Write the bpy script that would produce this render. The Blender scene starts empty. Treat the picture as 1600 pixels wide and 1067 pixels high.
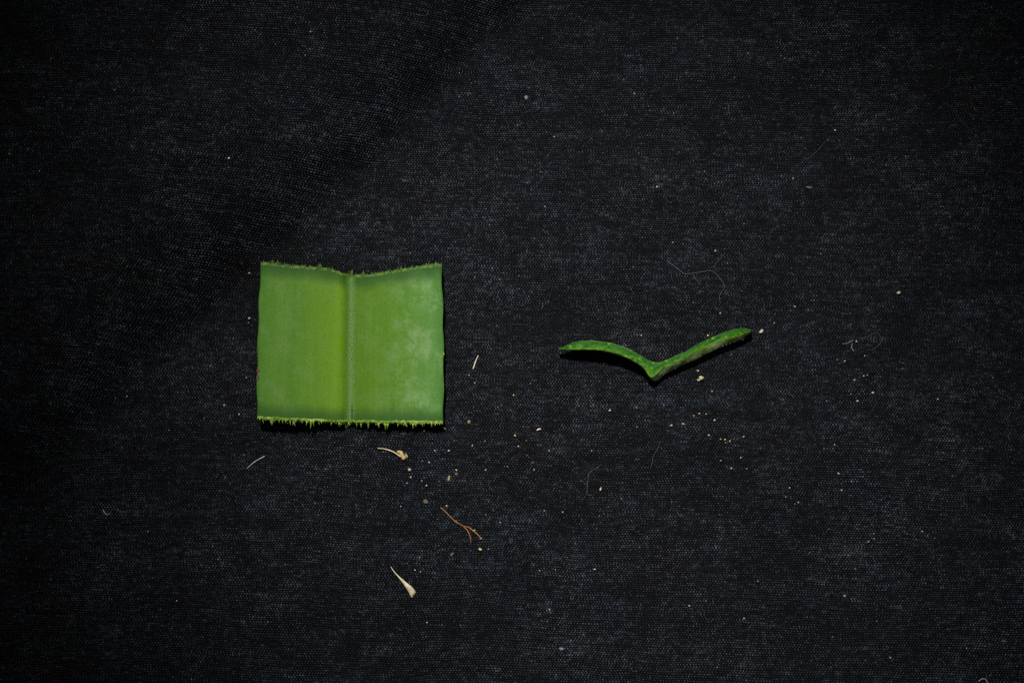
import bpy, bmesh, math, random
import numpy as np
from mathutils import Vector

random.seed(7)
rng = np.random.default_rng(11)
scene = bpy.context.scene
COL = scene.collection

# ------------------------------------------------------------------ camera
K = 1e-4                                   # one unit of layout = 0.1 mm
DIST, TILT = 0.34, math.radians(12)
cam_d = bpy.data.cameras.new('camera')
cam = bpy.data.objects.new('camera', cam_d)
COL.objects.link(cam)
cam.location = (0, -DIST * math.sin(TILT), DIST * math.cos(TILT))
cam.rotation_euler = (TILT, 0, 0)
cam_d.sensor_width = 36
cam_d.lens = 36 * DIST / 0.16
cam_d.clip_start = 0.01
cam_d.clip_end = 20
scene.camera = cam

# ------------------------------------------------------------------ world, lamp, exposure
w = bpy.data.worlds.new('World')
scene.world = w
w.use_nodes = True
w.node_tree.nodes['Background'].inputs[0].default_value = (0.8, 0.9, 1.0, 1)
w.node_tree.nodes['Background'].inputs[1].default_value = 0.012

ld = bpy.data.lights.new('spot_lamp', 'SPOT')
lamp = bpy.data.objects.new('spot_lamp', ld)
COL.objects.link(lamp)
LAMP_EL, LAMP_D = math.radians(58), 0.62
aim = Vector((0.013, -0.008, 0))
lamp.location = aim + Vector((-0.30 * math.cos(LAMP_EL), .954 * math.cos(LAMP_EL), math.sin(LAMP_EL))).normalized() * LAMP_D
lamp.rotation_euler = (aim - lamp.location).to_track_quat('-Z', 'Y').to_euler()
ld.energy = 21.5
ld.color = (1.0, 0.99, 0.965)
ld.spot_size = math.radians(17.2)
ld.spot_blend = 1.0
ld.shadow_soft_size = 0.034

# weak fill lamp, added on the photographer's side to brighten front-facing skin and cuts
fd = bpy.data.lights.new('fill_lamp', 'AREA')
fill = bpy.data.objects.new('fill_lamp', fd)
COL.objects.link(fill)
fill.location = (0.16, -0.50, 0.62)
fill.rotation_euler = (Vector((0.01, 0, 0)) - fill.location).to_track_quat('-Z', 'Y').to_euler()
fd.energy = 0.26
fd.size = 0.12
fd.color = (0.92, 0.97, 1.0)

vs = scene.view_settings
vs.view_transform = 'Standard'
vs.look = 'None'
vs.exposure = 0
vs.gamma = 1
vs.use_curve_mapping = False
scene.cycles.use_denoising = False
scene.cycles.max_bounces = 4
scene.cycles.filter_width = 1.35

# ------------------------------------------------------------------ helpers
def vnoise(x, y, scale, seed):
    """smooth value noise in -1..1 (numpy), feature size = scale"""
    r = np.random.default_rng(seed)
    n = 128
    g = r.uniform(-1, 1, (n, n))
    fx, fy = np.asarray(x, float) / scale + 517.3, np.asarray(y, float) / scale + 311.7
    ix, iy = np.floor(fx).astype(int), np.floor(fy).astype(int)
    tx, ty = fx - ix, fy - iy
    tx, ty = tx * tx * (3 - 2 * tx), ty * ty * (3 - 2 * ty)
    a, b = g[iy % n, ix % n], g[iy % n, (ix + 1) % n]
    c, d = g[(iy + 1) % n, ix % n], g[(iy + 1) % n, (ix + 1) % n]
    return (a * (1 - tx) + b * tx) * (1 - ty) + (c * (1 - tx) + d * tx) * ty

def sstep(t):
    t = np.clip(t, 0, 1)
    return t * t * t * (t * (6 * t - 15) + 10)

def cloth_h(x, y):
    """height of the cloth; layout units, x right, y up, origin at the picture's aim point"""
    x, y = np.asarray(x, float), np.asarray(y, float)
    # a broad fold: the cloth climbs towards the back left along a diagonal line
    bend = 16 * vnoise(x, y, 260, 5)
    d = (-x + y - 545) / math.sqrt(2) + bend
    dp = 11 * np.logaddexp(0, d / 11)
    h = 170 * (1 - np.exp(-dp / 118.0))
    # low swells
    far = np.clip((np.hypot(x + 150, y) - 150) / 250, 0, 1)
    h = h + 15 * far * vnoise(x, y, 190, 21) + 3 * far * vnoise(x, y, 85, 22)
    h = h + 17 * np.exp(-(((x - 285) / 95) ** 2 + ((y - 88) / 48) ** 2))
    return h

CP, SP = math.cos(TILT), math.sin(TILT)
DD = DIST / K
def at(px, py, z=0.0):
    """picture position of the plan sketch -> layout x, y at height z above the table"""
    a, b = px - 800.0, 533.5 - py
    dy, dz = b * CP + DD * SP, b * SP - DD * CP
    t = (z - DD * CP) / dz
    return a * t, -DD * SP + dy * t

def on_cloth(px, py, lift=0.0):
    z = 0.0
    for _ in range(6):
        x, y = at(px, py, z)
        z = float(cloth_h(x, y)) + lift
    return x, y, z

def link(name, me, mat, parent=None):
    o = bpy.data.objects.new(name, me)
    COL.objects.link(o)
    if mat is not None:
        me.materials.append(mat)
    o.parent = parent
    return o

def tag(o, label=None, cat=None, group=None, kind=None):
    if label: o['label'] = label
    if cat: o['category'] = cat
    if group: o['group'] = group
    if kind: o['kind'] = kind
    return o

def mesh(name, verts, faces, smooth=True, origin=None):
    """verts in layout units -> mesh in metres (relative to origin, also layout units)"""
    v = np.asarray(verts, float)
    if origin is not None:
        v = v - np.asarray(origin, float)
    me = bpy.data.meshes.new(name)
    me.from_pydata((v * K).tolist(), [], [tuple(f) for f in faces])
    me.update()
    if smooth:
        me.polygons.foreach_set('use_smooth', [True] * len(me.polygons))
    return me

def empty(name, loc):
    o = bpy.data.objects.new(name, None)
    COL.objects.link(o)
    o.location = Vector(loc) * K
    o.empty_display_size = 0.005
    return o

def catmull(pts, n=6):
    p = [np.asarray(q, float) for q in pts]
    p = [2 * p[0] - p[1]] + p + [2 * p[-1] - p[-2]]
    out = []
    for i in range(1, len(p) - 2):
        for k in range(n):
            t = k / n
            a, b, c, d = p[i - 1], p[i], p[i + 1], p[i + 2]
            out.append(.5 * (2 * b + (c - a) * t + (2 * a - 5 * b + 4 * c - d) * t * t + (3 * b - a - 3 * c + d) * t ** 3))
    out.append(p[-2])
    return np.array(out)

def tube(pts, radii, sides=6, V=None, F=None):
    V = [] if V is None else V
    F = [] if F is None else F
    pts = np.asarray(pts, float)
    base = len(V)
    n = len(pts)
    for i in range(n):
        t = pts[min(i + 1, n - 1)] - pts[max(i - 1, 0)]
        t = t / (np.linalg.norm(t) + 1e-9)
        ref = np.array([0, 0, 1.0]) if abs(t[2]) < .9 else np.array([1.0, 0, 0])
        s = np.cross(t, ref); s /= np.linalg.norm(s)
        u = np.cross(s, t)
        for k in range(sides):
            a = 2 * math.pi * k / sides
            V.append(pts[i] + radii[i] * (math.cos(a) * s + math.sin(a) * u))
    for i in range(n - 1):
        for k in range(sides):
            k2 = (k + 1) % sides
            F.append((base + i * sides + k, base + i * sides + k2, base + (i + 1) * sides + k2, base + (i + 1) * sides + k))
    F.append(tuple(base + k for k in range(sides))[::-1])
    F.append(tuple(base + (n - 1) * sides + k for k in range(sides)))
    return V, F

# ------------------------------------------------------------------ materials
class NT:
    def __init__(self, name):
        self.m = bpy.data.materials.new(name)
        self.m.use_nodes = True
        self.t = self.m.node_tree
        self.b = self.t.nodes['Principled BSDF']
    def n(self, typ, **kw):
        nd = self.t.nodes.new(typ)
        for k, v in kw.items():
            if k in nd.inputs: nd.inputs[k].default_value = v
            else: setattr(nd, k, v)
        return nd
    def l(self, a, b):
        self.t.links.new(a, b)
    def ramp(self, fac, stops, interp='EASE'):
        r = self.n('ShaderNodeValToRGB')
        r.color_ramp.interpolation = interp
        e = r.color_ramp.elements
        while len(e) < len(stops): e.new(.5)
        for el, (p, c) in zip(e, stops):
            el.position = p
            el.color = (c[0], c[1], c[2], 1) if isinstance(c, tuple) else (c, c, c, 1)
        self.l(fac, r.inputs[0])
        return r.outputs[0]
    def mix(self, fac, a, b, blend='MIX'):
        m = self.n('ShaderNodeMix', data_type='RGBA', blend_type=blend)
        for sock, v in ((m.inputs[0], fac), (m.inputs[6], a), (m.inputs[7], b)):
            if hasattr(v, 'is_linked'): self.l(v, sock)
            elif isinstance(v, tuple): sock.default_value = (*v, 1)
            else: sock.default_value = v
        return m.outputs[2]
    def noise(self, vec, scale, detail=3, rough=.55):
        nd = self.n('ShaderNodeTexNoise', Scale=scale, Detail=detail, Roughness=rough)
        if vec is not None: self.l(vec, nd.inputs['Vector'])
        return nd.outputs[0]
    def math(self, op, a, b=0.0):
        m = self.n('ShaderNodeMath', operation=op)
        for s, v in ((m.inputs[0], a), (m.inputs[1], b)):
            if hasattr(v, 'is_linked'): self.l(v, s)
            else: s.default_value = v
        return m.outputs[0]
    def bump(self, h, strength, dist):
        b = self.n('ShaderNodeBump', Strength=strength, Distance=dist)
        self.l(h, b.inputs['Height'])
        self.l(b.outputs[0], self.b.inputs['Normal'])
    def scaled(self, src, s):
        m = self.n('ShaderNodeMapping')
        m.inputs['Scale'].default_value = s
        self.l(src, m.inputs[0])
        return m.outputs[0]

def mat_plain(name, c1, c2, scale, rough=.7, bump=.4, spec=.3):
    q = NT(name)
    oc = q.n('ShaderNodeTexCoord').outputs['Object']
    col = q.mix(q.ramp(q.noise(oc, scale), [(.3, 0.), (.7, 1.)]), c1, c2)
    q.l(col, q.b.inputs['Base Color'])
    q.b.inputs['Roughness'].default_value = rough
    q.b.inputs['Specular IOR Level'].default_value = spec
    q.bump(q.noise(oc, scale * 2.5), bump, 0.00012)
    return q.m

def mat_threads():
    q = NT('black_cotton_thread')
    a = q.n('ShaderNodeAttribute', attribute_name='yarn')
    q.l(a.outputs['Color'], q.b.inputs['Base Color'])
    q.b.inputs['Roughness'].default_value = .75
    q.b.inputs['Specular IOR Level'].default_value = .07
    oc = q.n('ShaderNodeTexCoord').outputs['Object']
    q.bump(q.noise(oc, 9000, 2), .5, 0.00006)
    return q.m

def mat_cloth_base():
    q = NT('black_cotton_ground')
    oc = q.n('ShaderNodeTexCoord').outputs['Object']
    wv = q.n('ShaderNodeTexWave', Scale=2130 / 2, Distortion=.6, bands_direction='X')
    q.l(oc, wv.inputs['Vector'])
    col = q.mix(wv.outputs['Fac'], (.0006, .0006, .0008), (.0028, .003, .0036))
    q.l(col, q.b.inputs['Base Color'])
    q.b.inputs['Roughness'].default_value = .9
    q.b.inputs['Specular IOR Level'].default_value = .1
    return q.m

def mat_blade():
    q = NT('green_leaf_skin')
    uv = q.n('ShaderNodeUVMap', uv_map='leaf').outputs[0]
    sep = q.n('ShaderNodeSeparateXYZ'); q.l(uv, sep.inputs[0])
    u, v = sep.outputs[0], sep.outputs[1]
    # colour across the width: cooler towards the margins, yellower beside the midrib
    base = q.ramp(u, [(0.0, (.038, .125, .014)), (.05, (.064, .178, .011)), (.13, (.086, .196, .018)), (.20, (.070, .180, .010)), (.29, (.096, .210, .012)),
                      (.36, (.108, .222, .010)), (.43, (.125, .245, .002)), (.455, (.112, .230, .001)), (.475, (.078, .185, .004)),
                      (.54, (.066, .158, .003)), (.60, (.074, .172, .003)), (.76, (.082, .188, .012)),
                      (.92, (.085, .215, .040)), (1.0, (.040, .135, .022))], 'LINEAR')
    # long streaks along the leaf
    st = q.noise(q.scaled(uv, (75, 2, 1)), 1.0, 5, .65)
    base = q.mix(q.ramp(st, [(.40, 0.), (.75, .28)]), base, (.13, .265, .03))
    st2 = q.noise(q.scaled(uv, (26, 1.2, 1)), 1.0, 3, .55)
    base = q.mix(q.ramp(st2, [(.45, 0.), (.75, .30)]), base, (.055, .155, .006))
    # pale waxy bloom, patchy, heavier near the right margin
    bl = q.noise(q.scaled(uv, (8, 5, 1)), 1.0, 9, .78)
    msk = q.math('MULTIPLY', q.ramp(bl, [(.44, 0.), (.62, 1.)]), q.ramp(u, [(.0, .32), (.30, .22), (.5, .1), (.68, .25), (.84, 1.0), (.96, .9), (1., .3)], 'LINEAR'))
    base = q.mix(msk, base, (.165, .290, .100))
    gr = q.noise(q.scaled(uv, (70, 62, 1)), 1.0, 5, .75)
    base = q.mix(q.ramp(gr, [(.30, .50), (.50, 0.)], 'LINEAR'), base, (.045, .130, .006))
    base = q.mix(q.ramp(gr, [(.52, 0.), (.75, .4)], 'LINEAR'), base, (.140, .265, .025))
    # bruised darker tissue along both cuts, with an uneven inner border
    wob = q.math('ADD', v, q.math('MULTIPLY', q.math('SUBTRACT', q.noise(q.scaled(uv, (9, .6, 1)), 1.0, 4, .6), .5), .09))
    br = q.ramp(wob, [(0., .85), (.03, .75), (.10, 0.), (.90, 0.), (.96, .70), (1., .90)], 'LINEAR')
    base = q.mix(br, base, (.022, .078, .010))
    # greyish band of the midrib
    wu = q.math('ADD', u, q.math('MULTIPLY', q.math('SUBTRACT', q.noise(q.scaled(uv, (3, 9, 1)), 1.0, 3), .5), .022))
    rib = q.ramp(wu, [(.466, 0.), (.490, .72), (.504, .72), (.534, 0.)], 'LINEAR')
    fl = q.noise(q.scaled(uv, (160, 90, 1)), 1.0, 4, .75)
    ribc = q.ramp(fl, [(.34, (.050, .130, .014)), (.52, (.120, .220, .055)), (.70, (.34, .43, .20))], 'LINEAR')
    base = q.mix(rib, base, ribc)
    # dark crease where the midrib meets the front cut
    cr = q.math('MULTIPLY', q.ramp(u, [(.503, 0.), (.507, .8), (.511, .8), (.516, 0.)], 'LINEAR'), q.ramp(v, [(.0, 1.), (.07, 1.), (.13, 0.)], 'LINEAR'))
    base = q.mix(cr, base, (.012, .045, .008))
    # fine pale scuffs
    sp = q.noise(q.scaled(uv, (90, 75, 1)), 1.0, 2, .5)
    base = q.mix(q.ramp(sp, [(.70, 0.), (.80, .5)]), base, (.30, .46, .20))
    q.l(base, q.b.inputs['Base Color'])
    q.b.inputs['Roughness'].default_value = .55
    q.b.inputs['Specular IOR Level'].default_value = .10
    hh = q.math('ADD', q.math('MULTIPLY', st, 1.0), q.math('MULTIPLY', q.noise(q.scaled(uv, (150, 130, 1)), 1.0, 3), .7))
    q.bump(hh, .30, 0.00022)
    return q.m

def mat_flesh(name, dark, mid, pale, scale, rough=.4, bump=.6):
    q = NT(name)
    oc = q.n('ShaderNodeTexCoord').outputs['Object']
    vo = q.n('ShaderNodeTexVoronoi', Scale=scale * 1.3)
    q.l(oc, vo.inputs['Vector'])
    nz = q.noise(oc, scale, 4, .65)
    f = q.math('ADD', q.math('MULTIPLY', nz, .75), q.math('MULTIPLY', vo.outputs['Distance'], .30))
    col = q.ramp(f, [(.34, dark), (.52, mid), (.72, pale)], 'LINEAR')
    q.l(col, q.b.inputs['Base Color'])
    q.b.inputs['Roughness'].default_value = rough
    q.b.inputs['Specular IOR Level'].default_value = .18
    q.bump(f, bump, 0.0003)
    return q.m

M_thread, M_base, M_blade = mat_threads(), mat_cloth_base(), mat_blade()
M_cutpale = mat_flesh('pale_cut_tissue', (.07, .18, .010), (.19, .33, .03), (.42, .54, .11), 1300)
M_cutdark = mat_flesh('dark_cut_tissue', (.016, .055, .003), (.045, .115, .006), (.12, .22, .02), 1300)
def mat_slice():
    q = NT('wet_green_flesh')
    uv = q.n('ShaderNodeUVMap', uv_map='leaf').outputs[0]
    sep = q.n('ShaderNodeSeparateXYZ'); q.l(uv, sep.inputs[0])
    oc = q.n('ShaderNodeTexCoord').outputs['Object']
    n1 = q.noise(oc, 1500, 4, .7)
    n2 = q.noise(oc, 420, 3, .6)
    f = q.math('ADD', sep.outputs[1], q.math('MULTIPLY', q.math('SUBTRACT', n2, .5), .7))
    col = q.ramp(f, [(0., (.105, .215, .012)), (.25, (.060, .190, .006)), (.55, (.022, .135, .004)), (.85, (.012, .090, .004)), (1., (.045, .130, .008))], 'LINEAR')
    col = q.mix(q.ramp(n1, [(.34, .9), (.54, 0.)], 'LINEAR'), col, (.006, .050, .002))
    vo = q.n('ShaderNodeTexVoronoi', Scale=900.0)
    q.l(oc, vo.inputs['Vector'])
    col = q.mix(q.ramp(vo.outputs['Distance'], [(.10, .75), (.28, 0.)], 'LINEAR'), col, (.15, .32, .02))
    q.l(col, q.b.inputs['Base Color'])
    q.b.inputs['Roughness'].default_value = .5
    q.b.inputs['Specular IOR Level'].default_value = .10
    q.bump(n1, .5, 0.0003)
    return q.m
M_flesh = mat_slice()
M_under = mat_plain('leaf_underskin', (.055, .13, .02), (.10, .19, .04), 500)
M_skin = mat_plain('olive_leaf_skin', (.10, .17, .020), (.46, .56, .27), 480, .5, .8)
M_fib_pale = mat_plain('pale_fibre', (.24, .36, .06), (.48, .55, .20), 800, .6)
M_fib_dark = mat_plain('olive_fibre', (.06, .115, .012), (.20, .26, .07), 800, .6)

# ------------------------------------------------------------------ the cloth
gx = np.arange(-1150, 1150.1, 10.0)
gy = np.arange(-820, 820.1, 10.0)
GX, GY = np.meshgrid(gx, gy)
GZ = cloth_h(GX, GY)
verts = np.stack([GX, GY, GZ], -1).reshape(-1, 3)
nx, ny = len(gx), len(gy)
I = np.arange(nx * ny).reshape(ny, nx)
faces = np.stack([I[:-1, :-1], I[:-1, 1:], I[1:, 1:], I[1:, :-1]], -1).reshape(-1, 4)
cloth = link('cloth', mesh('cloth', verts, faces.tolist()), M_base)
tag(cloth, 'black woven cotton cloth spread flat with a low diagonal fold', 'cloth', kind='structure')

def weave():
    PW, PH = 4.5, 3.4                       # float repeat along the weft, weft pitch
    x = np.arange(-905, 905.1, PW / 3)
    rows = np.arange(-665, 665, PH)
    X, Y0 = np.meshgrid(x, rows)
    ny, nx = X.shape
    j = np.arange(ny)[:, None]
    # threads wander a little, and run a touch downhill to the right
    Y = Y0 - .022 * X + 5 * vnoise(X, Y0, 150, 31) + 1.6 * vnoise(X, Y0, 38, 32)
    Y = Y + rng.normal(0, .10, (ny, 1)) + .35 * vnoise(X, Y0 * 9, 22, 33)
    X = X + 2.0 * vnoise(X, Y0, 60, 34)
    ph = 2 * math.pi * X / PW + math.pi * j + 1.7 * vnoise(X, Y0, 48, 35) + rng.normal(0, .5, (ny, 1)) + .9 * vnoise(X, Y0 * 7, 13, 36)
    thick = 1 + .16 * vnoise(X, Y0 * 11, 60, 37) + rng.normal(0, .06, (ny, 1)) + rng.normal(0, .09, X.shape)
    Hc = cloth_h(X, Y)
    Z = .12 + 1.15 * np.cos(ph) + .25 * vnoise(X, Y0, 30, 38) + .55 * vnoise(X, Y0 * 5, 7, 39) + rng.normal(0, .25, X.shape)
    V = np.empty((ny, 3, nx, 3))
    for k, (dy, dz) in enumerate(((-1.5, -1.25), (0, .25), (1.5, -1.25))):
        V[:, k, :, 0] = X
        V[:, k, :, 1] = Y + dy * thick
        V[:, k, :, 2] = Hc + Z * thick + dz
    V = V.reshape(-1, 3) * K
    I = np.arange(ny * 3 * nx).reshape(ny, 3, nx)
    F = np.stack([I[:, :-1, :-1], I[:, :-1, 1:], I[:, 1:, 1:], I[:, 1:, :-1]], -1).reshape(-1, 4)
    me = bpy.data.meshes.new('weave_threads')
    me.vertices.add(len(V)); me.vertices.foreach_set('co', V.ravel())
    me.loops.add(F.size); me.loops.foreach_set('vertex_index', F.ravel().astype(np.int32))
    me.polygons.add(len(F)); me.polygons.foreach_set('loop_start', np.arange(0, F.size, 4, dtype=np.int32))
    me.update(calc_edges=True)
    me.polygons.foreach_set('use_smooth', np.ones(len(F), bool))
    # dyed yarn: uneven black with dusty places, and bright dashes painted in for sparkle
    val = .0265 * np.exp(.55 * vnoise(X, Y0 * 2, 5.5, 47) + .30 * vnoise(X, Y0, 120, 48) + .22 * vnoise(X, Y0, 36, 49)) * (1 + .32 * vnoise(X, Y0, 9, 41) + .12 * vnoise(X, Y0, 45, 42) + .12 * vnoise(X, Y0 * 12, 200, 43))
    val = val * np.exp(rng.normal(0, .42, X.shape))
    sparkle = rng.random(X.shape) > .994
    val = np.where(sparkle, val * rng.uniform(1.5, 3.2, X.shape), val)
    tint = vnoise(X, Y0, 32, 44) + .8 * vnoise(X, Y0, 110, 45)
    tg = vnoise(X, Y0, 26, 46)
    c = np.stack([val * (.85 - .05 * tint), val * (1.0 + .05 * tg), val * (1.27 + .08 * tint), np.ones_like(val)], -1)
    c = np.repeat(np.clip(c, 0.002, 1)[:, None], 3, 1).reshape(-1, 4)
    at_ = me.color_attributes.new('yarn', 'FLOAT_COLOR', 'POINT')
    at_.data.foreach_set('color', c.astype(np.float32).ravel())
    o = link('weave_threads', me, M_thread, cloth)
    tag(o, kind='stuff')
weave()

# ------------------------------------------------------------------ the square of leaf
def interp(tab, t):
    a = np.array(tab, float)
    return np.interp(t, a[:, 0], a[:, 1])

TOP = [(408, 413), (436, 416.5), (465, 419), (497, 421.5), (519, 424.5), (529, 428), (537, 432.5), (557, 433), (583, 432),
       (596, 429), (624, 424.5), (656, 420), (679, 417), (689.5, 417)]
BOT = [(402, 649.5), (450, 652.5), (500, 654.5), (540, 656), (600, 656.5), (650, 656.8), (692, 657.5)]
RIB = .495
def leaf_z(u, v):
    """height of the upper skin over the table"""
    a = np.where(u < RIB, (RIB - u) / RIB, (u - RIB) / (1 - RIB))
    left = 16 + 15 * np.sin(np.clip(a, 0, 1) ** .9 * 1.75) - 2 * a ** 4
    right = 16 + 3 * np.clip(a, 0, 1) ** .85 + 1.5 * np.sin(a * 3.1)
    z = np.where(u < RIB, left, right)
    z = z * (1 + .10 * (v - .5)) 
    # the shallow gutter of the midrib with a soft shoulder
    z = z - 3.4 * np.exp(-((u - RIB - .004) / .026) ** 2) + 1.2 * np.exp(-((u - RIB + .05) / .03) ** 2)
    return z
def leaf_thick(u):
    a = np.abs(u - RIB) / .5
    return 3.0 + 9.0 * np.clip(1 - a ** 3, 0, 1) + 3 * np.exp(-(a / .12) ** 2)

NU, NV = 96, 72
us = np.linspace(0, 1, NU)
vv = np.linspace(0, 1, NV)
top = np.zeros((NV, NU, 3))
for iv, v in enumerate(vv):
    for iu, u in enumerate(us):
        bx, tx = 402 + u * 290, 408 + u * 281.5
        by, ty = interp(BOT, bx), interp(TOP, tx)
        px, py = bx + (tx - bx) * v, by + (ty - by) * v
        bow = 3.0 * math.sin(math.pi * v)
        px += bow * (u - .5) * 1.1 + (.8 * math.sin(v * 23 + u * 3) if u > .995 or u < .005 else 0)
        z = float(leaf_z(np.float64(u), v))
        x, y = at(px, py, z)
        top[iv, iu] = (x, y, z)
# ragged cuts
for iu in range(NU):
    top[0, iu, 1] += random.uniform(-.9, .9)
    top[-1, iu, 1] += random.uniform(-1.2, .9)
bot = top.copy()
for iv in range(NV):
    bot[iv, :, 2] -= leaf_thick(us)
zoff = 15 + 0.0
leaf_lift = max(0.0, -bot[:, :, 2].min() + 2.2)
lo = (float(top[:, :, 0].mean()), float(top[:, :, 1].mean()), 0.0)
leaf = empty('leaf_piece', lo)
tag(leaf, 'flat square piece of green leaf with a grey midrib and frayed cut edges', 'leaf')

def grid_mesh(name, V, uv=True, flip=False, origin=lo):
    nv, nu = V.shape[:2]
    I = np.arange(nv * nu).reshape(nv, nu)
    F = np.stack([I[:-1, :-1], I[:-1, 1:], I[1:, 1:], I[1:, :-1]], -1).reshape(-1, 4)
    if flip: F = F[:, ::-1]
    me = mesh(name, V.reshape(-1, 3), F.tolist(), origin=origin)
    if uv:
        L = me.uv_layers.new(name='leaf')
        idx = np.empty(len(me.loops), int); me.loops.foreach_get('vertex_index', idx)
        uvs = np.stack([(idx % nu) / (nu - 1), (idx // nu) / (nv - 1)], -1)
        L.data.foreach_set('uv', uvs.astype(np.float32).ravel())
    return me

# upper skin, wrapped a little over both margins
def wrap(V, B):
    l1 = V[:, :1] * .55 + B[:, :1] * .45; l1[..., 0] -= 1.0
    r1 = V[:, -1:] * .55 + B[:, -1:] * .45; r1[..., 0] += 1.0
    return np.concatenate([B[:, :1], l1, V, r1, B[:, -1:]], 1)
blade = link('blade', grid_mesh('blade', wrap(top, bot)), M_blade, leaf)
under = link('underside', grid_mesh('underside', bot, flip=True), M_under, leaf)

PROF = [(0, 0), (.40, .02), (.78, .09), (1.0, .25), (.98, .5), (.8, .8), (.6, 1.0)]
def cut_strip(name, row_top, row_bot, out, mat, n=7):
    """cut tissue of one end: leans outwards, rough"""
    # resample finer along the cut
    m = 300
    t = np.linspace(0, 1, m) * (len(row_top) - 1)
    def rs(r): return np.stack([np.interp(t, np.arange(len(r)), r[:, k]) for k in range(3)], -1)
    a, b = rs(row_top), rs(row_bot)
    V = np.zeros((n, m, 3))
    for i in range(n):
        f = i / (n - 1)
        V[i] = a + (b - a) * PROF[i][1]
        V[i, :, 1] += out * PROF[i][0]
        if i not in (0,):
            V[i, :, 1] += rng.normal(0, .8, m)
            V[i, :, 2] += rng.normal(0, .4, m)
    V[:, :, 2] += .0
    return link(name, grid_mesh(name, V, uv=False, flip=(out > 0) is False and True or False), mat, leaf), V
front_cut, FV = cut_strip('front_cut', top[0], bot[0], -4.6, M_cutpale)
rear_cut, RV = cut_strip('rear_cut', top[-1], bot[-1], 5.2, M_cutdark)
front_cut['label'] = 'pale yellow-green frayed cut edge'
rear_cut['label'] = 'dark green rough cut edge'

def fringe(name, rows, sign, count, lmin, lmax, mat, parent, droop=.5, clusters=9, r0=.8, origin=lo):
    V, F = [], []
    m = rows.shape[1]
    cl = [random.random() for _ in range(clusters)]
    for _ in range(count):
        s = random.choice(cl) + random.gauss(0, .012) if random.random() < .42 else random.random()
        s = min(max(s, .002), .998)
        k = int(s * (m - 1))
        f = random.choice(range(1, rows.shape[0] - 2))
        p0 = rows[f, k].copy()
        near = min(abs(s - c) for c in cl)
        ln = lmin + (lmax - lmin) * (random.random() ** 2.2) * (1.0 if near < .02 else .62)
        a = random.gauss(0, .32)
        d = np.array([math.sin(a), sign * math.cos(a), -droop * random.uniform(.2, 1)])
        d2 = np.array([random.gauss(0, .25), 0, random.uniform(-.4, .1)])
        pts = [p0 - d * 1.0, p0 + d * ln * .4, p0 + d * ln * .75 + d2 * ln * .15, p0 + d * ln + d2 * ln * .35]
        for q in pts: q[2] = max(q[2], 1.6)
        r = r0 * random.uniform(.7, 1.3) * (1 + ln * .07)
        tube(pts, [r * 1.5, r, r * .6, r * .12], 4, V, F)
    o = link(name, mesh(name, V, F, origin=origin), mat, parent)
    tag(o, kind='stuff')
    return o
fringe('fibre_fringe', FV, -1, 110, 1.0, 9.0, M_fib_pale, front_cut, r0=.36)
V, F = [], []
for s_t, ln in ((.015, 2.5), (.045, 3), (.082, 9.5), (.076, 5), (.118, 6), (.155, 5), (.20, 3), (.27, 6), (.291, 13), (.302, 8), (.35, 4), (.40, 4.5), (.44, 3),
                (.50, 4), (.536, 7), (.56, 6), (.60, 8), (.655, 6), (.69, 9), (.705, 7), (.76, 4), (.80, 5), (.842, 8), (.852, 6), (.90, 4), (.94, 5), (.985, 4)):
    p0 = FV[3, int(s_t * 299)]
    d = np.array([random.gauss(0, .22), -1, -.25])
    w = .9 + ln * .16
    tube([p0 + [0, 1.5, 0], p0 + d * ln * .3, p0 + d * ln * .65, p0 + d * ln], [w * 1.15, w * .62, w * .32, .1], 5, V, F)
tag(link('torn_teeth', mesh('torn_teeth', V, F, origin=lo), M_cutpale, front_cut), kind='stuff')
fringe('fibre_fringe', RV, 1, 120, 1.0, 8.5, M_fib_dark, rear_cut, droop=.1, clusters=12, r0=.36)

def rel(o, base):
    return o
def blob(name, x, y, z, a, b, c, rot, mat, parent=None, seed=0, sub=2, rough=.18, origin=None, flat_base=True):
    """an irregular lump with flats and corners"""
    r = random.Random(seed)
    bm = bmesh.new()
    bmesh.ops.create_icosphere(bm, subdivisions=sub, radius=1)
    cuts = [(Vector((r.gauss(0, 1), r.gauss(0, 1), r.gauss(0, .6))).normalized(), r.uniform(.55, .85)) for _ in range(6)]
    for v in bm.verts:
        for nrm, dd in cuts:
            e = v.co.dot(nrm) - dd
            if e > 0: v.co -= nrm * e
        v.co *= 1 + r.uniform(-rough, rough) * .5
        v.co.x, v.co.y, v.co.z = v.co.x * a, v.co.y * b, v.co.z * c
    ca, sa = math.cos(rot), math.sin(rot)
    ox, oy, oz = (x, y, z) if origin is None else origin
    for v in bm.verts:
        X, Y = v.co.x * ca - v.co.y * sa, v.co.x * sa + v.co.y * ca
        v.co = Vector((X + x - ox, Y + y - oy, v.co.z + z - oz)) * K
    me = bpy.data.meshes.new(name)
    bm.to_mesh(me); bm.free()
    o = link(name, me, mat, parent)
    if origin is None:
        o.location = Vector((x, y, z)) * K
    return o

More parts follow.
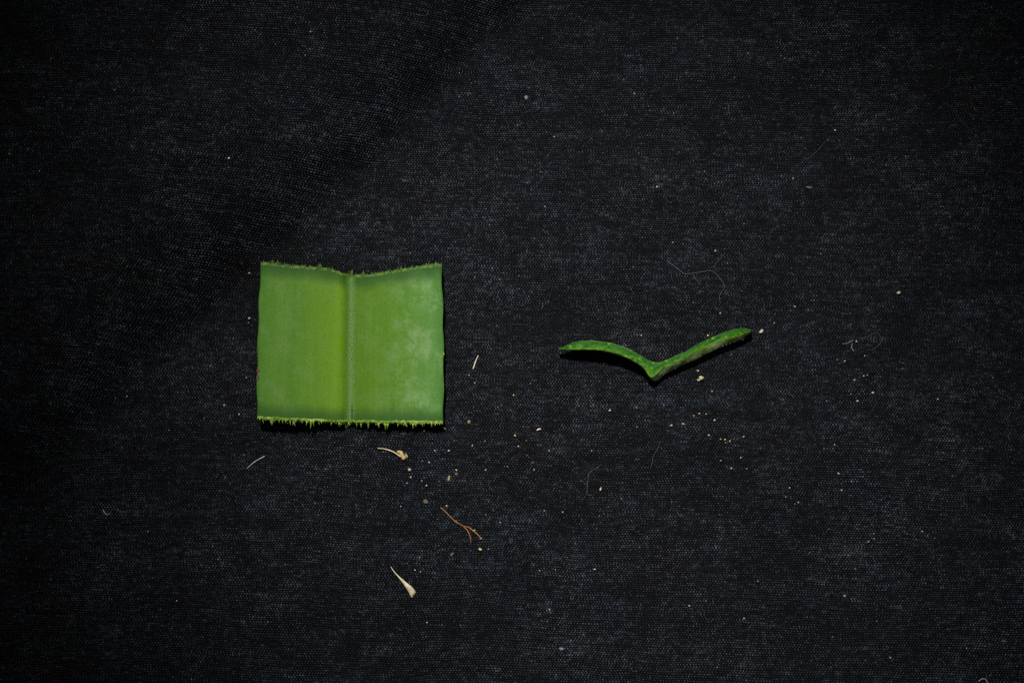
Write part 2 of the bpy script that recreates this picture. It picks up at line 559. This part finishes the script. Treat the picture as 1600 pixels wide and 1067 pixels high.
M_scar = mat_plain('red_brown_scar', (.22, .030, .012), (.10, .045, .030), 900)
M_greyscar = mat_plain('grey_brown_scar', (.10, .075, .055), (.06, .06, .045), 900)
def leaf_pt(u, v):
    return top[int(round(v * (NV - 1))), int(round(u * (NU - 1)))]
p = leaf_pt(0, .30); blob('scar', p[0] + .6, p[1], p[2] - .6, 3.0, 4.6, 2.0, .1, M_scar, leaf, 3, origin=lo)['label'] = 'red brown scar on the leaf margin'
p = leaf_pt(0, .26); blob('scar', p[0] + 1.0, p[1] - 1, p[2] - .7, 2.8, 6.0, 1.9, -.1, M_greyscar, leaf, 4, origin=lo)
p = leaf_pt(1, .43); blob('nub', p[0] + .4, p[1], p[2] - 1, 2.0, 3.4, 1.8, .2, M_cutpale, leaf, 5, origin=lo)
# torn bits standing on the midrib ridge
V, F = [], []
for _ in range(30):
    v = random.uniform(.06, .95)
    q = leaf_pt(RIB + .018, v) + np.array([random.gauss(2.0 * math.sin(v * 9), 1.2), random.uniform(-2, 2), .3])
    ln = random.uniform(1.5, 5)
    tube([q, q + np.array([random.gauss(0, .5), ln * .5, .5]), q + np.array([random.gauss(0, .8), ln, .2])], [.2, .42, .1], 4, V, F)
o = link('midrib_fuzz', mesh('midrib_fuzz', V, F, origin=lo), mat_plain('pale_wax', (.20, .31, .15), (.34, .45, .28), 900), leaf)
tag(o, kind='stuff')
leaf.location.z += leaf_lift * K * 0

# ------------------------------------------------------------------ the slice of leaf
UP = [(871.8, 545), (882.5, 540.5), (894, 535.4), (910.6, 532.4), (923, 532), (938.7, 533.2), (955.6, 536), (972.5, 541),
      (989.4, 548.4), (1000.6, 555), (1011.9, 561.5), (1023, 566), (1035, 565), (1047.5, 559.4), (1066, 551), (1085, 541),
      (1103.7, 531), (1122.5, 522.5), (1135, 517.5), (1147.5, 514.4), (1160, 513), (1174, 515.5)]
LOW = [(872, 546), (882, 546.3), (893, 546.3), (908, 546), (923, 546), (938, 547), (952, 549.5), (966, 553.2),
       (981, 559), (994, 565.5), (1005, 574), (1018, 590), (1035, 576), (1050, 569.5), (1070, 559.5), (1090, 549),
       (1109, 539.5), (1126, 533), (1138, 529.5), (1149, 526), (1160, 523), (1172.5, 517.5)]
FOOT = [(874, 548), (883, 547.5), (894, 547), (909, 547), (924, 547.5), (939, 549), (953, 551.5), (967, 555.5),
        (982, 561.5), (995, 568.5), (1006, 578), (1021.5, 595.5), (1037, 586.5), (1050, 578.5), (1070, 569), (1090, 560.5),
        (1109, 551), (1126, 543), (1138, 538), (1149, 534), (1159, 530), (1170, 522)]
ns = len(UP)
s_ = np.arange(ns)
ztop = np.interp(s_, [0, 2, 5, 9, 11, 14, 18, 21], [15, 20, 24, 24, 24, 26, 27, 22])
zfoot = np.interp(s_, [0, 2, 5, 9, 11, 12, 14, 18, 21], [11, 12, 15, 14, 10, 13, 16, 17, 15])
zbot = np.interp(s_, [0, 2, 5, 8, 11, 16, 21], [9, 9, 9, 5, 1.6, 1.6, 4])
def dens(A, n=4):
    return catmull(A, n)
m_up = dens([(x, y, z) for (x, y), z in zip(UP, ztop)])
m_lo = dens([(x, y, z) for (x, y), z in zip(LOW, ztop)])
m_ft = dens([(x, y, z) for (x, y), z in zip(FOOT, zfoot)])
z_bt = dens([(x, y, z) for (x, y), z in zip(FOOT, zbot)])[:, 2]
def to3(A): return np.array([(*at(x, y, z), z) for x, y, z in A])
T_up, T_lo, S_lo = to3(m_up), to3(m_lo), to3(m_ft)
B_up = T_up.copy(); B_up[:, 2] = z_bt
B_lo = S_lo.copy(); B_lo[:, 2] = z_bt; B_lo[:, 1] += 4.5
# under-cut on the arched arm: its foot stays behind the upper face
so = (float(T_up[:, 0].mean()), float(T_up[:, 1].mean()), 0.0)
slice_ = empty('leaf_slice', so)
tag(slice_, 'thin V-shaped cross slice of green leaf lying cut face up', 'leaf slice')
NC = 9
cap = np.zeros((NC, len(T_up), 3))
for i in range(NC):
    f = i / (NC - 1)
    cap[i] = T_lo * (1 - f) + T_up * f
    if 0 < i < NC - 1:
        cap[i, :, 2] += .5 * math.sin(math.pi * f) + rng.normal(0, .45, len(T_up))
    cap[i, :, 1] += rng.normal(0, .30, len(T_up))
cut_face = link('cut_face', grid_mesh('cut_face', cap, origin=so), M_flesh, slice_)
cut_face['label'] = 'wet mottled green cut face'
def wall(a, b, n=6, bulge=0.0):
    W = np.zeros((n, len(a), 3))
    for i in range(n):
        f = i / (n - 1)
        W[i] = a * (1 - f) + b * f
        W[i, :, 1] += bulge * math.sin(math.pi * f)
        if 0 < i: W[i] += rng.normal(0, .16, W[i].shape)
    return W
ow = np.concatenate([wall(cap[0], S_lo, bulge=-.6), wall(S_lo, B_lo)[1:]], 0)
outer = link('outer_skin', grid_mesh('outer_skin', ow, uv=False, flip=True, origin=so), M_skin, slice_)
inner = link('inner_skin', grid_mesh('inner_skin', wall(cap[-1], B_up), uv=False, origin=so), M_under, slice_)
base = link('lower_cut', grid_mesh('lower_cut', np.stack([B_up, B_lo]), uv=False, origin=so), M_cutdark, slice_)
fringe('fibre_fringe', np.stack([cap[-2]] * 4), 1, 75, .8, 4.0, M_fib_dark, cut_face, droop=-.2, r0=.35, origin=so)
fringe('fibre_fringe', ow[3:7][:, 45:], -1, 20, .8, 3.2, M_fib_dark, outer, droop=.3, r0=.35, origin=so)

# ------------------------------------------------------------------ plant scraps
def strand(name, pts, r0, r1, mat, label, cat, group=None, lift=1.9, sides=6, arch=0.0):
    P3 = []
    for i, (x, y) in enumerate(pts):
        P3.append(on_cloth(x, y, lift + arch * math.sin(math.pi * i / (len(pts) - 1))))
    c = catmull(P3, 6)
    r = np.linspace(r0, r1, len(c))
    org = P3[0]
    V, F = tube(c, r, sides)
    o = link(name, mesh(name, V, F, origin=org), mat)
    o.location = Vector(org) * K
    return tag(o, label, cat, group)

M_straw = mat_plain('dry_straw', (.58, .46, .26), (.85, .75, .52), 900, .6)
M_tan = mat_plain('tan_husk', (.34, .21, .08), (.66, .50, .24), 1100, .6)
M_rust = mat_plain('rusty_rootlet', (.13, .050, .020), (.36, .16, .065), 700, .6)
M_hairw = mat_plain('white_hair', (.45, .46, .47), (.60, .60, .60), 900, .4)
M_hairg = mat_plain('grey_hair', (.045, .05, .052), (.085, .085, .085), 900, .5)
M_cream = mat_plain('cream_crumb', (.40, .33, .20), (.70, .62, .44), 1500)
M_white = mat_plain('white_speck', (.36, .37, .36), (.72, .72, .68), 1500)
M_yellow = mat_plain('yellow_crumb', (.50, .42, .10), (.66, .60, .24), 900)
M_brown = mat_plain('brown_crumb', (.09, .06, .03), (.21, .15, .08), 1600)
M_orange = mat_plain('orange_bit', (.16, .035, .012), (.32, .10, .035), 1600)
M_pink = mat_plain('pinkish_flake', (.72, .45, .38), (.82, .66, .58), 900)
M_olive = mat_plain('olive_flake', (.24, .20, .08), (.36, .31, .14), 900)
M_lint = mat_plain('grey_lint', (.16, .16, .15), (.28, .27, .25), 900)

# wedge of straw: a thin curled flake with two faces and a thickness
WL = [(610, 884.5), (613, 889.5), (616, 894), (620.5, 899.5), (624.7, 905), (628.5, 910), (632, 915), (635.5, 920), (638.7, 925), (642, 933.2)]
WR = [(610.8, 884.7), (615, 890.5), (618.8, 895), (625, 901), (631.5, 906.5), (637, 911), (643, 915.7), (647, 920.5), (649.6, 924.5), (645.8, 933.7)]
V, F = [], []
n = len(WL)
for i in range(n):
    up = 2.2 + 2.6 * math.sin(math.pi * i / (n - 1))
    l = np.array(on_cloth(*WL[i], up)); r = np.array(on_cloth(*WR[i], up - .8))
    mid = (l + r) / 2 + np.array([0, 0, 1.5 * min(1, i / 4)])
    for q in (l, mid, r):
        V.append(q); V.append(q - np.array([0, 0, 1.0]))
for i in range(n - 1):
    a, b = i * 6, (i + 1) * 6
    F += [(a, a + 2, b + 2, b), (a + 2, a + 4, b + 4, b + 2), (a + 1, b + 1, b + 3, a + 3), (a + 3, b + 3, b + 5, a + 5),
          (a, b, b + 1, a + 1), (a + 4, a + 5, b + 5, b + 4)]
F += [(0, 1, 3, 2), (2, 3, 5, 4), ((n - 1) * 6, (n - 1) * 6 + 2, (n - 1) * 6 + 3, (n - 1) * 6 + 1), ((n - 1) * 6 + 2, (n - 1) * 6 + 4, (n - 1) * 6 + 5, (n - 1) * 6 + 3)]
me = mesh('straw_flake', V, F, origin=V[0])
o = link('straw_flake', me, M_straw)
o.location = Vector(V[0]) * K
tag(o, 'cream wedge-shaped straw flake tapering to a long thin point', 'straw')

# husk with a curved bristle
x, y, z = on_cloth(628, 710, 0)
husk = empty('grass_husk', (x, y, z))
tag(husk, 'tan papery husk with a long curved bristle lying below the square leaf piece', 'husk')
def husk_sheet(name, outline, mat, lift, curl):
    c = np.mean(outline, 0)
    V, F = [], []
    m = len(outline)
    rings = [(1.0, 0), (.7, .6), (.35, 1.0)]
    for f, up in rings:
        for (px, py) in outline:
            V.append(on_cloth(c[0] + (px - c[0]) * f, c[1] + (py - c[1]) * f, lift + curl * up))
    V.append(on_cloth(c[0], c[1], lift + curl * 1.05))
    for k in range(2):
        for i in range(m):
            j = (i + 1) % m
            F.append((k * m + i, k * m + j, (k + 1) * m + j, (k + 1) * m + i))
    for i in range(m): F.append((2 * m + i, 2 * m + (i + 1) % m, 3 * m))
    b = len(V)
    for i in range(m): V.append(np.array(V[i]) - np.array([0, 0, 1.2]))
    for i in range(m):
        j = (i + 1) % m
        F.append((i, b + i, b + j, j))
    F.append(tuple(b + i for i in range(m))[::-1])
    me = mesh(name, V, [f[::-1] for f in F], smooth=True, origin=(x, y, z))
    return link(name, me, mat, husk)
husk_sheet('shell', [(619.5, 705.5), (621.5, 703.8), (625, 703.5), (628.5, 704.5), (630.3, 707), (631, 710), (633.5, 713), (634.3, 715.5), (632, 718.6), (629.5, 718.8), (627, 716.5), (625, 712.5), (622.5, 708.5)], M_tan, 2.2, 2.6)
husk_sheet('shell', [(632, 708.5), (635, 709), (637.3, 711.5), (637.6, 714.5), (635.6, 716.2), (633.6, 713.5)], M_olive, 1.8, 1.4)
pts = [on_cloth(px, py, 2.2 + l) for px, py, l in ((590, 700.3, 0), (600, 701.2, .8), (609.5, 703.8, 1.2), (617, 707.3, 1.4), (626, 713.5, 1.6))]
V, F = tube(catmull(pts, 6), np.linspace(.7, 1.25, 25), 6)
link('bristle', mesh('bristle', V, F, origin=(x, y, z)), M_straw, husk)

# forked rootlet
x, y, z = on_cloth(724, 822, 0)
root = empty('forked_rootlet', (x, y, z))
tag(root, 'rusty orange dry rootlet forking into two curved branches', 'rootlet')
def rpart(name, pts, r0, r1, mat=M_rust):
    c = catmull([on_cloth(px, py, 2.0) for px, py in pts], 6)
    V, F = tube(c, np.linspace(r0, r1, len(c)), 6)
    return link(name, mesh(name, V, F, origin=(x, y, z)), mat, root)
rpart('stem', [(688.4, 792.8), (694, 797.5), (699.3, 802.7), (709.6, 813), (717, 818), (724.6, 822.4)], .85, 1.35)
rpart('branch', [(723.5, 821.8), (728, 826), (731.2, 830), (735, 839.3), (735.8, 848.7)], 1.2, .8)
rpart('branch', [(723.5, 821.8), (729, 822.6), (733, 824.3), (740.5, 830), (747, 835.5), (751.4, 840.8)], 1.1, 1.0)
q = on_cloth(741, 828.5, 2.4); blob('knot', *q, 2.6, 2.0, 1.8, .4, M_olive, root, 21, origin=(x, y, z))
q = on_cloth(751.3, 841, 2.2); blob('tip', *q, 2.3, 2.0, 1.7, 1.0, M_rust, root, 22, origin=(x, y, z))

strand('straw_stick', [(739.2, 576.6), (741, 571), (743.4, 564), (747.2, 555.5)], 1.15, .75, M_straw,
       'short straight straw stick lying beside the square leaf piece', 'straw')
strand('white_hair', [(385.5, 732.2), (392, 726), (401, 719.5), (413.5, 712.6)], .45, .75, M_hairw,
       'short straight white hair below the left corner of the square leaf', 'hair')
strand('white_hair', [(386, 732), (395, 722.5), (405, 716.5), (411, 713.5)], .4, .4, M_hairg,
       'faint grey hair crossing the short straight white hair', 'hair')
HG = 'fine grey hairs on the cloth'
strand('grey_hair', [(1042, 408), (1052, 415), (1062.5, 422.6), (1070, 428), (1083, 427), (1096, 425), (1109.4, 423.4), (1117, 426.6), (1128, 439), (1132, 448.4), (1128, 456), (1124, 464), (1126, 475)],
       .5, .5, M_hairg, 'long looping grey hair above the V-shaped slice', 'hair', HG)
strand('grey_hair', [(1083, 429), (1088, 437), (1094, 445)], .45, .3, M_hairg, 'short grey hair hanging under the long looping hair', 'hair', HG)
strand('grey_hair', [(1114, 419), (1122, 408), (1133, 395)], .4, .3, M_hairg, 'short grey hair branching up from the long looping hair', 'hair', HG)
strand('grey_hair', [(917, 775), (917.5, 762), (918.5, 750), (921, 738.5), (930, 732.5), (940, 725.5)], .6, .4, M_hairg,
       'grey hair bent into a corner below the V-shaped slice', 'hair', HG)
strand('pale_hair', [(1316, 537.5), (1324, 536), (1333, 531.8)], .4, .7, M_lint, 'short pale hair touching a white speck', 'hair', HG)
strand('pale_hair', [(1331.5, 536), (1331, 544), (1334.5, 549)], .4, .7, M_lint, 'short bent pale hair below a white speck', 'hair', HG)
strand('grey_hair', [(1344, 529), (1356, 526.5), (1363, 522), (1371, 521), (1377, 530), (1374, 538), (1364, 546), (1352, 547)], .42, .3, M_hairg,
       'thin grey hair curled in an open loop', 'hair', HG)
strand('grey_hair', [(1314, 489.5), (1319, 490.2), (1324.5, 491.5)], .5, .5, M_hairg, 'very short straight grey hair', 'hair', HG)
strand('grey_hair', [(1260, 249), (1272, 241), (1284, 228), (1296, 214)], .35, .3, M_hairg, 'straight thin grey hair leading to a white speck', 'hair', HG)
strand('grey_hair', [(85, 163), (91, 160.5), (96, 162), (99, 168)], .5, .5, M_hairg, 'short hooked grey hair on the dark folded part of the cloth', 'hair', HG)
strand('lint_curl', [(1529, 1064), (1533, 1061), (1537, 1060), (1541, 1062), (1543, 1067)], 1.2, .9, M_lint, 'thick grey lint thread curled into a small arch', 'lint', lift=2.4)
strand('lint_curl', [(161, 796), (163.5, 801), (167, 804), (172, 802)], 1.0, .7, M_lint, 'small hooked thread of grey lint on bare cloth', 'lint', lift=2.2)
strand('grey_hair', [(1016, 733), (1019, 722), (1021, 712), (1029, 699), (1030, 690)], .42, .3, M_hairg, 'faint grey hair bent twice among pale specks', 'hair', HG)

# ------------------------------------------------------------------ crumbs
seed = 100
def crumb(px, py, a, b, mat, name, label, cat='crumb', group=None, rot=0.0, flat=.7, sub=2):
    global seed
    seed += 1
    c = min(a, b) * flat
    x, y, z = on_cloth(px, py, 1.1 + c * .75)
    o = blob(name, x, y, z, a, b, c, rot, mat, None, seed, sub)
    return tag(o, label, cat, group)

crumb(1189.4, 517.3, 4.6, 3.0, M_cream, 'crumb', 'cream oval crumb just off the tip of the V-shaped slice', rot=.7)
crumb(1096, 590.5, 4.6, 3.4, M_cream, 'crumb', 'largest ragged cream crumb below the straight arm of the slice', rot=.1)
crumb(1091.8, 593.5, 3.0, 2.0, M_cream, 'crumb', 'cream chip pressed against the largest ragged crumb', rot=-.4)
crumb(1090.6, 579.4, 2.3, 1.7, M_cream, 'crumb', 'small cream crumb between the slice and the largest ragged crumb')
crumb(1164.3, 523.2, 3.6, 2.0, M_brown, 'crumb', 'brown crumb stuck under the tip of the slice', rot=.9)
crumb(1160.7, 530, 2.6, 1.9, M_white, 'crumb', 'white crumb under the tip of the slice', rot=.2)
crumb(1404, 457.5, 3.5, 2.3, M_cream, 'crumb', 'pale bean-shaped crumb alone on bare cloth', rot=.4)
crumb(639.8, 733.2, 2.9, 2.7, M_cream, 'crumb', 'angular cream crumb below the tan husk', rot=.5)
crumb(694, 668.8, 2.8, 1.7, M_cream, 'crumb', 'cream crumb at the lower corner of the square leaf piece', rot=-.7)
crumb(662.6, 673, 2.1, 1.6, M_olive, 'crumb', 'olive crumb in the shadow of the frayed leaf edge')
crumb(732.8, 659, 2.8, 3.1, M_olive, 'crumb', 'greenish grey crumb beside the corner of the square leaf')
crumb(664.6, 783, 4.4, 3.2, M_brown, 'crumb', 'dull brown crumb near the rootlet stem', rot=-.5, flat=.35)
crumb(701.5, 747, 2.1, 5.0, M_olive, 'flake', 'narrow olive flake standing between husk and rootlet', 'flake', rot=-.15, flat=.6)
crumb(712.6, 740.2, 2.8, 2.5, M_brown, 'crumb', 'brown crumb touching a white speck above the rootlet', flat=.5)
crumb(750.6, 858, 3.0, 2.3, M_yellow, 'crumb', 'pale yellow crumb below the rootlet branches', rot=-.3)
crumb(841.7, 671, 4.0, 1.7, M_pink, 'flake', 'pinkish white flake lying on bare cloth', 'flake', rot=.4)
crumb(938.6, 763.4, 1.5, 3.3, M_cream, 'flake', 'slim cream flake beside the bent grey hair', 'flake', rot=-.3)
crumb(822, 152.8, 2.8, 3.6, M_lint, 'lint_tuft', 'round pale lint tuft on the empty far cloth', 'lint')
crumb(1264, 293, 6.0, 2.2, M_hairg, 'lint_tuft', 'flat grey lint smear on the far cloth', 'lint', rot=-.1, flat=.4)
crumb(877.5, 1013, 4.0, 2.0, M_lint, 'lint_tuft', 'grey lint tuft near the front of the cloth', 'lint', rot=-.3, flat=.5)
crumb(706, 866.5, 4.6, 2.4, M_hairg, 'lint_tuft', 'dull grey lint smear under the rootlet', 'lint', rot=.8, flat=.4)

LAND = [('the square leaf piece', 402, 409, 692, 660), ('the V-shaped leaf slice', 872, 515, 1174, 595), ('the tan husk with a bristle', 590, 700, 637, 719),
        ('the forked rootlet', 688, 793, 752, 849), ('the wedge-shaped straw flake', 610, 885, 649, 934), ('the bent grey hair', 917, 726, 940, 775),
        ('the pinkish white flake', 838, 668, 846, 674), ('the short straight straw stick', 739, 555, 747, 577), ('the curled open loop of hair', 1316, 520, 1377, 550),
        ('the pale bean-shaped crumb', 1400, 454, 1408, 461), ('the long looping grey hair', 1042, 395, 1133, 475), ('the short straight white hair', 386, 712, 414, 732),
        ('the largest ragged cream crumb', 1090, 587, 1101, 596)]
def whereabouts(px, py):
    best, bd = None, 1e9
    for nm, x0, y0, x1, y1 in LAND:
        d = math.hypot(max(x0 - px, 0, px - x1), max(y0 - py, 0, py - y1))
        if d < bd: best, bd = nm, d
    if bd < 24: return 'right beside ' + best
    if bd < 75: return 'a little way from ' + best
    if bd < 170: return 'well away from ' + best
    return 'on empty cloth far from both leaf pieces'
LW, LC, LY, LO, LG = 'tiny white speck', 'tiny cream crumb', 'tiny yellowish crumb', 'tiny orange-brown plant bit', 'tiny soft grey lint knot'
W_ = [(198.4, 618.8, 1.3), (180.7, 622, 1.0), (373.6, 647, 1.8), (385, 590, 1.2), (666.5, 758.3, 1.9), (679.6, 704, 1.5), (626.2, 791, 1.2),
      (713, 734.3, 1.8), (738, 695.7, 1.5), (757.7, 689, 1.2), (758.7, 733.8, 1.7), (810, 697, 1.6), (701.2, 704, 1.8), (697.8, 789.8, 1.6),
      (781.7, 816, 1.5), (879.2, 799.8, 1.6), (850.5, 797.6, 1.2), (843, 891, 1.3), (868, 889.5, 1.1), (858.7, 951.7, 1.4),
      (1162.5, 965.5, 1.5), (953, 641, 2.3), (924.4, 704, 1.2), (1049.3, 664.5, 2.2), (1116.5, 656, 1.9), (1126.2, 719.4, 1.3),
      (1157.4, 715, 1.4), (1166.7, 732.2, 1.4), (995.3, 666.8, 1.2), (1338.3, 533.3, 2.2), (1351, 556, 1.5), (1320, 564, 1.5), (1308, 562, 1.1),
      (1349.5, 587.2, 1.5), (1355, 586, 1.2), (1304, 694.4, 1.2), (1233.6, 761.8, 1.5), (1227.8, 776.3, 1.2), (1315, 765.6, 1.8),
      (1441, 830, 1.6), (1366, 841, 1.4), (1026.6, 292, 1.8), (866, 214, 1.5), (1125.5, 489.5, 1.6), (1051.5, 379, 1.4), (1304.5, 203.7, 1.7),
      (357.5, 247.5, 2.2), (1242, 479, 1.5), (733, 586, 1.5), (742, 598, 1.3), (660, 720, 1.1), (1369.7, 970, 1.1), (657, 893, 1.3), (667, 972, 1.5),
      (648.5, 890.3, 1.4)]
C_ = [(802.5, 617.5, 2.0), (389.5, 497, 2.4), (388, 504.5, 1.2), (389.6, 426.7, 2.0), (641.8, 745.3, 1.7), (659, 750.8, 1.4), (670.6, 722, 1.7), (636, 754.5, 1.4),
      (1067.3, 662.3, 2.4), (1107.5, 679.7, 2.0), (1140.5, 689, 1.7), (1133, 686.7, 1.9), (1126, 686, 1.5), (1134, 691.5, 1.1), (1162, 682.2, 1.9),
      (1142.7, 731.4, 1.8), (1106, 524, 1.9), (1363.8, 613.6, 2.5), (1339.8, 626.4, 2.4), (1310.3, 739.8, 2.3), (1247.4, 784.6, 1.7),
      (1465.6, 623.3, 1.6), (1117.5, 392, 1.9), (991.4, 146.6, 1.7), (1077, 946, 2.1), (350.3, 632.9, 1.9), (1210, 504.6, 1.4), (858, 703.6, 1.6),
      (1002, 523.6, 1.5), (485, 50, 1.5)]
Y_ = [(804.6, 680, 2.0), (929.2, 889, 2.0), (276, 938, 1.6), (1092.5, 645.8, 1.8), (1084.2, 649.5, 1.4), (1103.3, 646.7, 1.3), (1335, 593.4, 1.7), (1329.5, 615.5, 1.3)]
O_ = [(823.6, 711.5, 2.0), (832, 722.4, 2.2), (771, 797, 1.9), (845, 269, 2.0), (1437.5, 376.7, 1.8), (1212.5, 680.5, 1.5), (822.5, 688, 1.6), (1143, 554, 1.7)]
G_ = [(231, 830, 2.0), (15, 241, 1.8), (179, 141, 1.8), (851.5, 323, 1.8), (1101, 268, 1.8), (1239.5, 279, 2.0), (1282.5, 397, 1.5), (1357, 846, 2.2), (1320, 930.6, 2.8),
      (1391, 1027, 2.4), (264, 672, 1.5), (319, 653.7, 1.4), (834.5, 734, 2.4), (793, 728.7, 1.6), (1112.5, 611, 2.0), (1184, 908, 2.2), (908, 751, 1.5)]
for lst, mat, lab, nm, ct in ((W_, M_white, LW, 'speck', 'speck'), (C_, M_cream, LC, 'crumb', 'crumb'), (Y_, M_yellow, LY, 'crumb', 'crumb'),
                                     (O_, M_orange, LO, 'plant_bit', 'plant bit'), (G_, M_lint, LG, 'lint_knot', 'lint')):
    for px, py, a in lst:
        k = .92
        crumb(px, py, a * k * random.uniform(.9, 1.25), a * k * random.uniform(.75, 1.0), mat, nm, lab + ' ' + whereabouts(px, py), ct, lab[5:] + 's scattered on the cloth', rot=random.uniform(-.8, .8), sub=1)

# loose fibre fuzz all over the cloth, past counting
V, F = [], []
for _ in range(900):
    px, py = random.uniform(-40, 1640), random.uniform(-40, 1107)
    if 392 < px < 702 and 396 < py < 672: continue
    if 862 < px < 1182 and 505 < py < 600: continue
    x, y, z = on_cloth(px, py, random.uniform(1.3, 2.0))
    a = random.uniform(0, math.pi); ln = random.uniform(2, 9)
    k = random.gauss(0, .5)
    pts = [(x, y, z), (x + ln * .5 * math.cos(a), y + ln * .5 * math.sin(a), z + .4), (x + ln * math.cos(a + k), y + ln * math.sin(a + k), z)]
    r = random.uniform(.16, .34)
    tube(pts, [r * .5, r, r * .4], 4, V, F)
fz = link('loose_fuzz', mesh('loose_fuzz', V, F), mat_plain('grey_fuzz', (.07, .07, .075), (.16, .155, .15), 900))
tag(fz, 'fine loose grey fibres scattered over the black cloth', 'fuzz', kind='stuff')

# fine dust caught in the weave, past counting
for mat, cnt, sd in ((M_lint, 420, 1), (M_brown, 160, 2), (M_cream, 110, 3)):
    r = random.Random(sd)
    V, F = [], []
    for _ in range(cnt):
        if r.random() < .6:
            px, py = r.gauss(880, 330), r.gauss(700, 150)
        else:
            px, py = r.uniform(0, 1600), r.uniform(0, 1067)
        if 392 < px < 702 and 396 < py < 680 or 862 < px < 1182 and 505 < py < 605 or not (0 < py < 1067): continue
        x, y, z = on_cloth(px, py, 1.2)
        a = .35 + .75 * r.random() ** 3
        b = len(V)
        for dx, dy, dz in ((1, 0, 0), (-.3, .9, .1), (-.8, -.7, 0), (0, 0, .9), (.1, .1, -.6)):
            V.append((x + a * dx * r.uniform(.7, 1.5), y + a * dy * r.uniform(.7, 1.3), z + a * dz))
        F += [(b, b + 1, b + 3), (b + 1, b + 2, b + 3), (b + 2, b, b + 3), (b + 1, b, b + 4), (b + 2, b + 1, b + 4), (b, b + 2, b + 4)]
    nm = {1: 'grey', 2: 'brown', 3: 'cream'}[sd]
    tag(link('dust', mesh('dust', V, F, smooth=False), mat), 'fine ' + nm + ' dust caught in the weave of the black cloth', 'dust', kind='stuff')
